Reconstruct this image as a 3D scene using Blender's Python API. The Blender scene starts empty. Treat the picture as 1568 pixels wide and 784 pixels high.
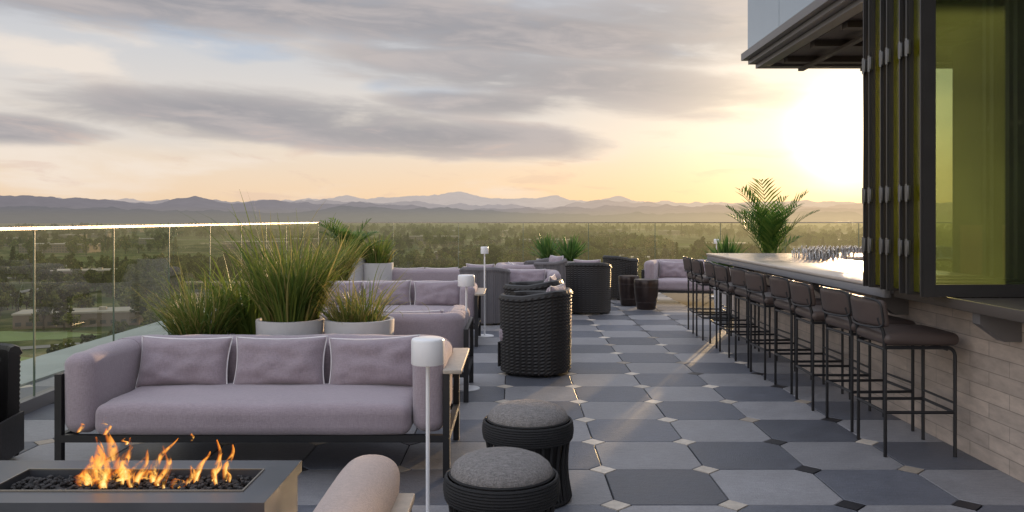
import bpy, bmesh, math, random
from mathutils import Vector, Matrix, noise
R=random.Random(7)
scene=bpy.context.scene
col=scene.collection
SUN_AZ=math.radians(22.0); SUN_EL=math.radians(5.6)
SD=Vector((math.sin(SUN_AZ)*math.cos(SUN_EL),math.cos(SUN_AZ)*math.cos(SUN_EL),math.sin(SUN_EL)))

# ---------------------------------------------------------------- node helpers
class NT:
    def __init__(s,tree):
        s.t=tree; s.n=tree.nodes; s.l=tree.links
    def new(s,typ,**kw):
        nd=s.n.new(typ)
        for k,v in kw.items(): setattr(nd,k,v)
        return nd
    def put(s,sock,v):
        if isinstance(v,bpy.types.NodeSocket): s.l.new(v,sock)
        elif v is not None:
            if isinstance(v,(tuple,list)) and len(v)==3 and sock.type=='RGBA': v=(*v,1)
            sock.default_value=v
    def m(s,op,a,b=None,c=None,clamp=False):
        nd=s.new('ShaderNodeMath',operation=op,use_clamp=clamp)
        s.put(nd.inputs[0],a); s.put(nd.inputs[1],b)
        if c is not None: s.put(nd.inputs[2],c)
        return nd.outputs[0]
    def vm(s,op,a,b=None):
        nd=s.new('ShaderNodeVectorMath',operation=op)
        s.put(nd.inputs[0],a)
        if b is not None: s.put(nd.inputs[1],b)
        return nd.outputs['Value'] if op in('DOT_PRODUCT','LENGTH') else nd.outputs[0]
    def comb(s,x,y,z):
        nd=s.new('ShaderNodeCombineXYZ'); s.put(nd.inputs[0],x);s.put(nd.inputs[1],y);s.put(nd.inputs[2],z); return nd.outputs[0]
    def sep(s,v):
        nd=s.new('ShaderNodeSeparateXYZ'); s.put(nd.inputs[0],v); return nd.outputs
    def noise(s,v,scale,detail=4,rough=.55,dist=0):
        nd=s.new('ShaderNodeTexNoise'); s.put(nd.inputs['Vector'],v)
        nd.inputs['Scale'].default_value=scale; nd.inputs['Detail'].default_value=detail
        nd.inputs['Roughness'].default_value=rough; nd.inputs['Distortion'].default_value=dist
        return nd.outputs['Fac']
    def ss(s,v,a,b):
        nd=s.new('ShaderNodeMapRange',interpolation_type='SMOOTHSTEP')
        s.put(nd.inputs['Value'],v); s.put(nd.inputs['From Min'],a); s.put(nd.inputs['From Max'],b)
        return nd.outputs['Result']
    def mix(s,f,a,b,blend='MIX'):
        nd=s.new('ShaderNodeMix',data_type='RGBA',blend_type=blend)
        s.put(nd.inputs[0],f); s.put(nd.inputs[6],a); s.put(nd.inputs[7],b)
        return nd.outputs[2]
    def mixs(s,f,a,b):
        nd=s.new('ShaderNodeMixShader'); s.put(nd.inputs[0],f); s.l.new(a,nd.inputs[1]); s.l.new(b,nd.inputs[2]); return nd.outputs[0]
    def ramp(s,f,stops):
        nd=s.new('ShaderNodeValToRGB'); s.put(nd.inputs[0],f); cr=nd.color_ramp
        while len(cr.elements)<len(stops): cr.elements.new(.5)
        for e,(p,c) in zip(cr.elements,stops): e.position=p; e.color=(*c,1)
        return nd.outputs[0]
def newmat(name):
    m=bpy.data.materials.new(name); m.use_nodes=True
    t=NT(m.node_tree); t.n.clear()
    out=t.new('ShaderNodeOutputMaterial'); return m,t,out
def PM(name,c,rough=.6,metal=0,var=.12,vscale=6,bump=0,bscale=200,isl=0,spec=.5,bscale2=None,bump2=0,sheen=0,stretch=(1,1,1),coat=0,fine=0,fscale=300):
    m,t,out=newmat(name)
    tc=t.new('ShaderNodeTexCoord').outputs['Object']
    p=t.new('ShaderNodeBsdfPrincipled')
    n=t.noise(tc,vscale,3)
    f=t.m('MULTIPLY_ADD',n,2*var,1-var)
    if fine:
        a=t.noise(t.vm('MULTIPLY',tc,(1,1,.18)),fscale,1); b=t.noise(t.vm('MULTIPLY',tc,(.18,.6,1)),fscale*1.1,1)
        f=t.m('MULTIPLY',f,t.m('MULTIPLY_ADD',t.m('ADD',a,b),fine*2,1-fine*2))
    if isl:
        ri=t.new('ShaderNodeNewGeometry').outputs['Random Per Island']
        f=t.m('MULTIPLY',f,t.m('MULTIPLY_ADD',ri,2*isl,1-isl))
    cc=t.vm('MULTIPLY',(c[0],c[1],c[2]),t.comb(f,f,f))
    t.put(p.inputs['Base Color'],cc)
    rr=t.m('MULTIPLY_ADD',n,.2,rough-.1,clamp=True); t.put(p.inputs['Roughness'],rr)
    p.inputs['Metallic'].default_value=metal
    p.inputs['Specular IOR Level'].default_value=spec
    p.inputs['Sheen Weight'].default_value=sheen
    p.inputs['Coat Weight'].default_value=coat
    if bump:
        mp=t.vm('MULTIPLY',tc,stretch)
        h=t.noise(mp,bscale,2)
        if bscale2:
            h=t.m('ADD',h,t.m('MULTIPLY',t.noise(tc,bscale2,2),bump2))
        b=t.new('ShaderNodeBump'); b.inputs['Strength'].default_value=bump; b.inputs['Distance'].default_value=.01
        t.l.new(h,b.inputs['Height']); t.l.new(b.outputs[0],p.inputs['Normal'])
    t.l.new(p.outputs[0],out.inputs[0]); return m

# ---------------------------------------------------------------- mesh helpers
class MB:
    def __init__(s): s.v=[]; s.f=[]; s.mi=[]; s.uv=None
    def add(s,vs,fs,mi=0):
        o=len(s.v); s.v+= [tuple(a) for a in vs]; s.f+=[tuple(i+o for i in f) for f in fs]; s.mi+=[mi]*len(fs)
    def box(s,x0,x1,y0,y1,z0,z1,mi=0,bev=0):
        if bev:
            s.rbox(((x0+x1)/2,(y0+y1)/2,(z0+z1)/2),(x1-x0,y1-y0,z1-z0),bev,mi,seg=2,mid=1); return
        vs=[(x,y,z) for x in(x0,x1) for y in(y0,y1) for z in(z0,z1)]
        s.add(vs,[(0,1,3,2),(4,6,7,5),(0,4,5,1),(2,3,7,6),(0,2,6,4),(1,5,7,3)],mi)
    def rbox(s,c,d,r,mi=0,seg=4,mid=6,fn=None,rot=None):
        h=[a/2 for a in d]
        def ax(hh):
            rr=min(r,hh*.999)
            a=[-hh+rr*(1-math.cos(i/seg*math.pi/2))*1.0 for i in range(seg)]
            lo=-(hh-rr); mids=[lo+(2*(hh-rr))*i/mid for i in range(mid+1)]
            return a+mids+[-q for q in reversed(a)]
        A=[ax(q) for q in h]
        bm=bmesh.new()
        for k in range(3):
            i,j=[(1,2),(0,2),(0,1)][k]
            for sg in(-1,1):
                g={}
                for a,u in enumerate(A[i]):
                    for b,w in enumerate(A[j]):
                        p=[0,0,0]; p[k]=sg*h[k]; p[i]=u; p[j]=w
                        inn=[max(-(h[q]-min(r,h[q]*.999)),min(h[q]-min(r,h[q]*.999),p[q])) for q in range(3)]
                        dv=Vector([p[q]-inn[q] for q in range(3)])
                        if dv.length>1e-9: dv.normalize()
                        pt=Vector([inn[q]+dv[q]*min(r,h[q]*.999) for q in range(3)])
                        g[a,b]=bm.verts.new(pt)
                for a in range(len(A[i])-1):
                    for b in range(len(A[j])-1):
                        q=[g[a,b],g[a+1,b],g[a+1,b+1],g[a,b+1]]
                        if (k==1)!=(sg<0): q.reverse()
                        bm.faces.new(q)
        bmesh.ops.remove_doubles(bm,verts=bm.verts,dist=1e-5)
        bm.verts.index_update()
        vs=[]
        for v in bm.verts:
            p=v.co.copy()
            if fn: p=fn(p)
            if rot is not None: p=rot@p
            vs.append((p.x+c[0],p.y+c[1],p.z+c[2]))
        fs=[tuple(v.index for v in f.verts) for f in bm.faces]
        bm.free(); s.add(vs,fs,mi)
    def tube(s,path,r,seg=8,mi=0,cap=True,closed=False):
        P=[Vector(p) for p in path]; n=len(P); rings=[]
        up=Vector((0,0,1))
        for i in range(n):
            if closed: t=P[(i+1)%n]-P[i-1]
            else: t=P[min(i+1,n-1)]-P[max(i-1,0)]
            t.normalize()
            a=up if abs(t.z)<.9 else Vector((1,0,0))
            u=t.cross(a).normalized(); w=t.cross(u).normalized()
            rr=r[i] if isinstance(r,(list,tuple)) else r
            rings.append([P[i]+u*math.cos(k/seg*2*math.pi)*rr+w*math.sin(k/seg*2*math.pi)*rr for k in range(seg)])
        vs=[p for g in rings for p in g]; fs=[]
        m=n if closed else n-1
        for i in range(m):
            j=(i+1)%n
            off=min(range(seg),key=lambda o:(rings[i][0]-rings[j][o]).length)
            for k in range(seg):
                fs.append((i*seg+k,i*seg+(k+1)%seg,j*seg+(k+1+off)%seg,j*seg+(k+off)%seg))
        if cap and not closed:
            fs.append(tuple(range(seg))[::-1]); fs.append(tuple((n-1)*seg+k for k in range(seg)))
        s.add(vs,fs,mi)
    def rev(s,prof,c=(0,0,0),seg=32,mi=0):
        vs=[];fs=[]
        for r,z in prof:
            for k in range(seg):
                a=k/seg*2*math.pi; vs.append((c[0]+r*math.cos(a),c[1]+r*math.sin(a),c[2]+z))
        for i in range(len(prof)-1):
            for k in range(seg):
                k2=(k+1)%seg; fs.append((i*seg+k,i*seg+k2,(i+1)*seg+k2,(i+1)*seg+k))
        if prof[0][0]>1e-4: fs.append(tuple(range(seg))[::-1])
        if prof[-1][0]>1e-4: fs.append(tuple((len(prof)-1)*seg+k for k in range(seg)))
        s.add(vs,fs,mi)
    def obj(s,name,mats,parent=None,smooth=True,loc=None,rz=0):
        me=bpy.data.meshes.new(name); me.from_pydata(s.v,[],s.f); 
        for m in (mats if isinstance(mats,list) else [mats]): me.materials.append(m)
        me.polygons.foreach_set('material_index',s.mi)
        if s.uv:
            ul=me.uv_layers.new(name='UVMap')
            for p in me.polygons:
                for li in p.loop_indices: ul.data[li].uv=s.uv[me.loops[li].vertex_index]
        me.update()
        if smooth:
            me.polygons.foreach_set('use_smooth',[True]*len(me.polygons))
            try: me.set_sharp_from_angle(angle=math.radians(40))
            except Exception: pass
        o=bpy.data.objects.new(name,me); col.objects.link(o)
        if parent: o.parent=parent
        if loc: o.location=loc
        o.rotation_euler[2]=rz
        return o
def group(name,loc=(0,0,0),rz=0):
    e=bpy.data.objects.new(name,None); col.objects.link(e); e.location=loc; e.rotation_euler[2]=rz; e.empty_display_size=.2; return e

# ---------------------------------------------------------------- materials
fabric=PM('mauve_fabric',(.35,.290,.325),.95,var=.06,vscale=4,bump=.35,bscale=260,bscale2=6,bump2=1.6,sheen=.3,spec=.2,fine=.20,fscale=200)
fabricP=PM('pillow_fabric',(.325,.268,.302),.95,var=.07,vscale=7,bump=.35,bscale=260,bscale2=8,bump2=2.0,sheen=.3,spec=.2,fine=.20,fscale=200)
tanfab=PM('tan_fabric',(.45,.365,.335),.95,var=.06,vscale=5,bump=.4,bscale=260,bscale2=7,bump2=1.2,sheen=.2,spec=.2,fine=.22,fscale=220)
piping=PM('white_piping',(.80,.77,.78),.8,var=.03)
blackmetal=PM('black_powdercoat',(.014,.014,.016),.45,var=.1)
teak=PM('weathered_teak',(.42,.36,.30),.6,var=.25,vscale=25,bump=.2,bscale=60,stretch=(1,8,1))
wicker=PM('black_wicker',(.016,.014,.014),.5,var=.3,vscale=60)
greyrope=PM('grey_rope',(.15,.14,.15),.8,var=.25,vscale=80)
tweed=PM('grey_tweed',(.23,.215,.21),.95,var=.25,vscale=150,bump=.8,bscale=180,fine=.45,fscale=170)
leather=PM('brown_leather',(.075,.054,.048),.5,var=.18,bump=.15,bscale=150)
whitepaint=PM('white_enamel',(.82,.82,.84),.35,var=.03)
firemetal=PM('gunmetal',(.12,.125,.14),.34,metal=.6,var=.25,vscale=3)
lava=PM('lava_rock',(.035,.032,.032),.7,var=.5,vscale=40,bump=.6,bscale=120,isl=.5)
potgrey=PM('fiberstone_pot',(.50,.485,.49),.75,var=.15,vscale=7,bump=.2,bscale=90)
soil=PM('soil',(.04,.03,.02),.95,var=.4,vscale=30)
stainless=PM('stainless_cap',(.34,.31,.27),.40,metal=.9,var=.05)
bronze=PM('dark_bronze',(.045,.032,.03),.32,metal=.5,var=.2)
framemetal=PM('window_frame_metal',(.055,.052,.05),.4,metal=.4,var=.1)
hinge=PM('hinge_metal',(.16,.16,.16),.4,metal=.9,var=.1)
fascia=PM('fascia_metal',(.19,.18,.18),.4,metal=.4,var=.08,vscale=2)
soffitm=PM('soffit_metal',(.08,.065,.055),.55,var=.1)
panel=PM('facade_panel',(.42,.49,.55),.25,metal=.3,var=.04,vscale=1.5)
concrete=PM('concrete',(.38,.41,.39),.8,var=.15,vscale=2,bump=.2,bscale=50)
countertop=PM('counter_stone',(.50,.44,.39),.22,var=.15,vscale=5)
counteredge=PM('counter_edge',(.22,.22,.235),.45,var=.1)
interior=PM('interior_dark',(.045,.032,.026),.6,var=.2)
interiorw=PM('interior_wood',(.20,.08,.05),.5,var=.25,vscale=9,stretch=(1,1,.1))
tileL=PM('paver_light',(.255,.25,.262),.47,var=.24,vscale=4,bump=.35,bscale=110,isl=.15,bscale2=25,bump2=.7,fine=.2,fscale=70)
tileD=PM('paver_dark',(.108,.114,.136),.43,var=.28,vscale=5,bump=.35,bscale=110,isl=.24,bscale2=25,bump2=.7,fine=.2,fscale=70)
dotL=PM('inset_cream',(.58,.51,.43),.6,var=.35,vscale=22,isl=.22)
dotT=PM('inset_tan',(.32,.27,.22),.55,var=.35,vscale=22,isl=.2)
dotB=PM('inset_black',(.022,.022,.026),.4,var=.25,vscale=20)
grout=PM('grout',(.034,.034,.036),.9)

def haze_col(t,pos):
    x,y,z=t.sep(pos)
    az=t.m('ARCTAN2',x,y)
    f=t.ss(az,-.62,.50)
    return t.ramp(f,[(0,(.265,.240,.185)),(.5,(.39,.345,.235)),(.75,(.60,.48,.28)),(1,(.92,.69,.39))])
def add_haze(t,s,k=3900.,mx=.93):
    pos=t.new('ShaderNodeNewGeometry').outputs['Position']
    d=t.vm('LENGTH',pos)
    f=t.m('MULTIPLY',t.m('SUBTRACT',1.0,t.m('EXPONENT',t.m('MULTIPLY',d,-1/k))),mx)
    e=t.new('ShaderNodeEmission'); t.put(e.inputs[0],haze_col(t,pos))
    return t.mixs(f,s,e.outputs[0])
def foliage(name,c1,c2,trans=.35,haze=False):
    m,t,out=newmat(name)
    ri=t.new('ShaderNodeNewGeometry').outputs['Random Per Island']
    cc=t.mix(ri,c1,c2)
    if haze:
        oi=t.new('ShaderNodeObjectInfo').outputs['Random']
        f=t.m('MULTIPLY_ADD',oi,1.1,.45)
        cc=t.vm('MULTIPLY',cc,t.comb(f,f,t.m('MULTIPLY',f,.85)))
        p=t.new('ShaderNodeBsdfDiffuse'); t.put(p.inputs[0],cc)
    else:
        p=t.new('ShaderNodeBsdfPrincipled'); t.put(p.inputs['Base Color'],cc); p.inputs['Roughness'].default_value=.5
        p.inputs['Specular IOR Level'].default_value=.35
    s=p.outputs[0]
    if trans:
        tr=t.new('ShaderNodeBsdfTranslucent'); t.put(tr.inputs[0],cc)
        s=t.mixs(trans,s,tr.outputs[0])
    if haze: s=add_haze(t,s)
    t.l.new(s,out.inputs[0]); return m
grassm=foliage('ornamental_grass',(.065,.13,.025),(.21,.25,.05),.42)
grassy=foliage('dry_grass',(.18,.19,.05),(.42,.35,.13),.42)
palmm=foliage('palm_leaf',(.04,.12,.02),(.15,.24,.045),.42)
agavem=foliage('spiky_leaf',(.04,.12,.03),(.12,.20,.05),.35)
treem=foliage('tree_leaves',(.045,.062,.020),(.16,.155,.055),0,haze=True)

def glassmat(name,tint,refl=1.0,ior=1.45,rough=.0,transl=None,tw=0):
    m,t,out=newmat(name)
    tr=t.new('ShaderNodeBsdfTransparent'); t.put(tr.inputs[0],tint)
    gl=t.new('ShaderNodeBsdfGlossy'); gl.inputs['Roughness'].default_value=rough
    fr=t.new('ShaderNodeFresnel'); fr.inputs[0].default_value=ior
    s=tr.outputs[0]
    if transl:
        tc=t.new('ShaderNodeTexCoord').outputs['Object']
        tl=t.new('ShaderNodeBsdfTranslucent'); 
        n=t.noise(tc,110,2,.6)
        n2=t.noise(tc,1.6,2,.5)
        cA=t.mix(n,(transl[0]*.62,transl[1]*.68,transl[2]*.6),transl)
        t.put(tl.inputs[0],cA)
        s=t.mixs(t.m('MULTIPLY',t.m('MULTIPLY_ADD',n2,1.6,.2),tw),s,tl.outputs[0])
        b=t.new('ShaderNodeBump'); b.inputs['Strength'].default_value=.12; b.inputs['Distance'].default_value=.01
        t.l.new(n,b.inputs['Height']); t.l.new(b.outputs[0],gl.inputs['Normal'])
    s=t.mixs(t.m('MULTIPLY',fr.outputs[0],refl,clamp=True),s,gl.outputs[0])
    t.l.new(s,out.inputs[0]); return m
railglass=glassmat('railing_glass',(.85,.87,.76),1.4)
greenglass=glassmat('green_glass',(.70,.78,.60),3.4,transl=(.44,.56,.30),tw=.30,rough=.05)
clearglass=glassmat('clear_glass',(.90,.92,.86),1.0,rough=.02)
yelglass=glassmat('yellow_glass',(.75,.78,.35),1.0,transl=(.7,.7,.20),tw=.6,rough=.1)
tumbler=glassmat('tumbler_glass',(.90,.88,.86),2.5,rough=.05)

# ---------------------------------------------------------------- world sky
w=bpy.data.worlds.new('World'); scene.world=w; w.use_nodes=True
t=NT(w.node_tree); t.n.clear()
out=t.new('ShaderNodeOutputWorld')
D=t.vm('NORMALIZE',t.new('ShaderNodeTexCoord').outputs['Generated'])
dx,dy,dz=t.sep(D)
az=t.m('ARCTAN2',dx,dy)
sky=t.new('ShaderNodeTexSky',sky_type='NISHITA'); sky.sun_disc=False
sky.sun_elevation=SUN_EL; sky.sun_rotation=SUN_AZ
nish=t.vm('MULTIPLY',sky.outputs[0],(.10,.10,.10))
s=t.m('MAXIMUM',t.vm('DOT_PRODUCT',D,tuple(SD)),0.0)
zz=t.m('ADD',dz,t.m('MULTIPLY',az,.05))
wv=t.comb(t.m('MULTIPLY',az,2.0),t.m('MULTIPLY',zz,9.),0.)
n1=t.noise(wv,1.5,3,.5,.4)
n2=t.noise(t.vm('ADD',wv,(5.3,2.1,0)),2.2,5,.52,.3)
nf=t.noise(t.comb(t.m('MULTIPLY',az,3.),t.m('MULTIPLY',zz,16.),3.),3.0,5,.58,.5)
grad=t.ramp(t.m('MULTIPLY',dz,2.2,clamp=True),[(0,(.87,.65,.44)),(.07,(.90,.71,.54)),(.20,(.85,.765,.69)),(.42,(.66,.67,.71)),(.58,(.52,.56,.65)),(1,(.36,.43,.56))])
base=t.mix(.92,nish,grad)
blu=t.ss(n1,.50,.66)
base=t.mix(t.m('MULTIPLY',t.m('MULTIPLY',blu,.8),t.ss(dz,.05,.16)),base,(.44,.53,.67))
cream=t.ss(n2,.48,.66)
base=t.mix(t.m('MULTIPLY',cream,.7),base,(.90,.81,.73))
def ell(a0,z0,ra,rz,amt=1.,sl=0.,k=1.0):
    a=t.m('DIVIDE',t.m('SUBTRACT',az,a0),ra)
    zs=t.m('SUBTRACT',t.m('SUBTRACT',dz,z0),t.m('MULTIPLY',t.m('SUBTRACT',az,a0),sl))
    b=t.m('DIVIDE',zs,rz)
    q=t.m('ADD',t.m('MULTIPLY',a,a),t.m('MULTIPLY',b,b))
    v=t.m('ADD',t.m('SUBTRACT',1.0,q),t.m('MULTIPLY',t.m('SUBTRACT',n2,.5),k*3.2))
    v=t.m('ADD',v,t.m('MULTIPLY',t.m('SUBTRACT',nf,.5),k*1.7))
    return t.m('MULTIPLY',t.ss(v,-.6,.9),amt)
dark=None
for e in [(-.30,.118,.25,.030,1.,-.02),(-.13,.100,.22,.024,1.,-.04),(.04,.170,.28,.038,.92,-.10),(-.40,.245,.42,.040,1.,.0),(-.02,.222,.42,.036,1.,-.08),(-.58,.094,.14,.016,1.,0),(.20,.225,.24,.04,.8,-.1),(-.03,.140,.15,.018,.9,0)]:
    v=ell(*e); dark=v if dark is None else t.m('MAXIMUM',dark,v)
other=t.m('MULTIPLY',t.ss(n1,.42,.62),t.ss(dz,.27,.36))
dark=t.m('MAXIMUM',dark,t.m('MULTIPLY',other,.6))
# thick cores are darker and bluish; thin edges pick up warm light
dcol=t.mix(t.ss(t.m('MULTIPLY_ADD',nf,.5,t.m('MULTIPLY',n2,.5)),.40,.62),(.30,.305,.345),(.47,.44,.455))
base=t.mix(t.m('MULTIPLY',dark,.92),base,dcol)
stre=t.m('MULTIPLY',t.ss(nf,.55,.68),t.m('SUBTRACT',1.0,t.ss(dz,.05,.15)))
base=t.mix(t.m('MULTIPLY',stre,.42),base,(.72,.55,.48))
g0=t.m('POWER',s,7.); lo=t.m('SUBTRACT',1.0,t.ss(dz,.0,.11))
base=t.mix(t.m('MULTIPLY',t.m('MULTIPLY',g0,lo),.60),base,(1.0,.64,.30))
g1=t.m('POWER',s,22.); g2=t.m('POWER',s,110.); g3=t.m('POWER',s,1400.)
glow=t.vm('ADD',t.vm('MULTIPLY',t.comb(g1,g1,g1),(.17,.115,.05)),t.vm('MULTIPLY',t.comb(g2,g2,g2),(.50,.39,.20)))
glow=t.vm('ADD',glow,t.vm('MULTIPLY',t.comb(g3,g3,g3),(6.,4.8,3.0)))
colr=t.vm('ADD',base,glow)
bf=t.m('MAXIMUM',t.ss(t.m('MULTIPLY',dy,-1.),-.35,.3),t.ss(dz,.32,.75))  # added fill: unseen sky behind camera and overhead brightened to light the foreground
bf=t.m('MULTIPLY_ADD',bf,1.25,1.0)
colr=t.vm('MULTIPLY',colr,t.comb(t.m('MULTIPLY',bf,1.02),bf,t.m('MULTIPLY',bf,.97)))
colr=t.mix(t.ss(dz,-.03,-.005),(.10,.10,.08),colr)
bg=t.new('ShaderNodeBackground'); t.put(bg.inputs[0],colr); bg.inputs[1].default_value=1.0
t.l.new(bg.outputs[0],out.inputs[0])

sl=bpy.data.lights.new('sun','SUN'); sl.energy=5.0; sl.angle=math.radians(.9); sl.color=(1,.66,.36)
so=bpy.data.objects.new('sun',sl); col.objects.link(so); so.rotation_euler=(-SD).to_track_quat('-Z','Y').to_euler(); so.location=(0,0,20)

# ---------------------------------------------------------------- camera
cd=bpy.data.cameras.new('camera'); co=bpy.data.objects.new('camera',cd); col.objects.link(co)
co.location=(0,0,1.5); co.rotation_euler=(math.radians(90),0,0)
cd.sensor_width=36; cd.lens=36*1264/1568; cd.shift_y=-56/1568; cd.shift_x=-3/1568
cd.clip_start=.05; cd.clip_end=80000; scene.camera=co
scene.view_settings.view_transform='Standard'

F=1264.
def PX(x,d): return (x-787)*d/F

# ---------------------------------------------------------------- terrace floor
X0=.5355; Y0=4.339; P=.616
ch=.080; gp=.004
mb=MB(); dots=MB()
rng=random.Random(3)
def railx(y): return -3.79-.0411*(y-6.08)
for i in range(-9,5):
    for j in range(-12,23):
        x0=X0+i*P+gp; x1=X0+(i+1)*P-gp; y0=Y0+j*P+gp; y1=Y0+(j+1)*P-gp
        c=ch
        if x0>2.9: continue
        poly=[(x0+c,y0),(x1-c,y0),(x1,y0+c),(x1,y1-c),(x1-c,y1),(x0+c,y1),(x0,y1-c),(x0,y0+c)]
        cx=(x0+x1)/2; cy=(y0+y1)/2
        zt=rng.uniform(-.0012,.0012)
        vs=[(px,py,-.02) for px,py in poly]+[(px,py,-.003+zt) for px,py in poly]+[(cx+(px-cx)*.99,cy+(py-cy)*.99,zt) for px,py in poly]
        fs=[tuple(range(16,24))]+[(k,(k+1)%8,8+(k+1)%8,8+k) for k in range(8)]+[(8+k,8+(k+1)%8,16+(k+1)%8,16+k) for k in range(8)]
        mb.add(vs,fs,1 if (i+j)%2==0 else 0)
for i in range(-9,6):
    for j in range(-12,24):
        cx=X0+i*P; cy=Y0+j*P; r=ch-.002
        if cx>2.9: continue
        u=rng.random()
        if i>=2: mi=2 if u<.6 else (1 if u<.8 else 0)
        elif i<-1: mi=0 if u<.45 else (1 if u<.7 else 2)
        else: mi=0 if u<.82 else 1
        vs=[(cx-r,cy,0.),(cx,cy-r,0.),(cx+r,cy,0.),(cx,cy+r,0.)]+[(cx-r,cy,-.02),(cx,cy-r,-.02),(cx+r,cy,-.02),(cx,cy+r,-.02)]
        dots.add(vs,[(0,1,2,3)]+[(4+k,4+(k+1)%4,(k+1)%4,k) for k in range(4)],mi)
ter=group('terrace_paving')
mb.obj('pavers',[tileL,tileD],ter,smooth=False)
dots.obj('inset_pavers',[dotL,dotT,dotB],ter,smooth=False)
g=MB(); g.box(-5.2,9,-6,18.6,-.6,-.012); g.obj('slab',grout,ter,smooth=False)
tw=MB(); tw.box(-5.0,9.5,-6,18.4,-44,-.63); 
for k in range(12): tw.box(-5.06,9.56,-6.06,18.46,-4-k*3.4,-3.4-k*3.4,1)
tw.obj('hotel_tower',[concrete,framemetal],smooth=False)

# glass railing
rail=group('glass_railing')
HR=1.43
y0=6.555
while y0>-5: y0-=1.42
ys=[y0+1.42*k for k in range(30) if y0+1.42*k<17.3]+[18.06]
pts=[(railx(y),y) for y in ys]
xs=[(x-787)*18.06/F for x in (487,602,702,801,901,1003,1103,1203,1315,1420,1520)]
pts2=[(x,18.06) for x in xs]; pts2[0]=pts[-1]
gl=MB(); cap=MB(); base=MB()
def run(pp):
    for a,b in zip(pp[:-1],pp[1:]):
        A=Vector((a[0],a[1],0)); B=Vector((b[0],b[1],0)); d=(B-A).normalized(); g_=.008
        A2=A+d*g_; B2=B-d*g_
        gl.add([(A2.x,A2.y,.05),(B2.x,B2.y,.05),(B2.x,B2.y,HR-.01),(A2.x,A2.y,HR-.01)],[(0,1,2,3)])
        n=Vector((-d.y,d.x,0))
        for (wd,z0,z1,tg) in ((.020,HR-.012,HR+.012,cap),(.045,0,.10,base)):
            q=[A+n*wd,A-n*wd,B-n*wd,B+n*wd]
            vs=[(v.x,v.y,z0) for v in q]+[(v.x,v.y,z1) for v in q]
            tg.add(vs,[(0,1,2,3),(7,6,5,4),(0,4,5,1),(1,5,6,2),(2,6,7,3),(3,7,4,0)])
        q=Vector((A.x,A.y,0)); base.box(q.x-.006,q.x+.006,q.y-.006,q.y+.006,.1,HR-.013,1)
run(pts); run(pts2)
gl.obj('glass_panels',railglass,rail,smooth=False); cap.obj('cap_rail',stainless,rail,smooth=False); 
jm=PM('glass_edge',(.10,.14,.10),.3)
base.obj('base_shoe',[fascia,jm],rail,smooth=False)
led=MB(); led.box(-5.15,-4.42,-6,18.9,-.5,.02); led.box(-4.41,9,18.35,19.0,-.5,.10)
led.obj('outer_ledge',concrete,smooth=False)

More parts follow.
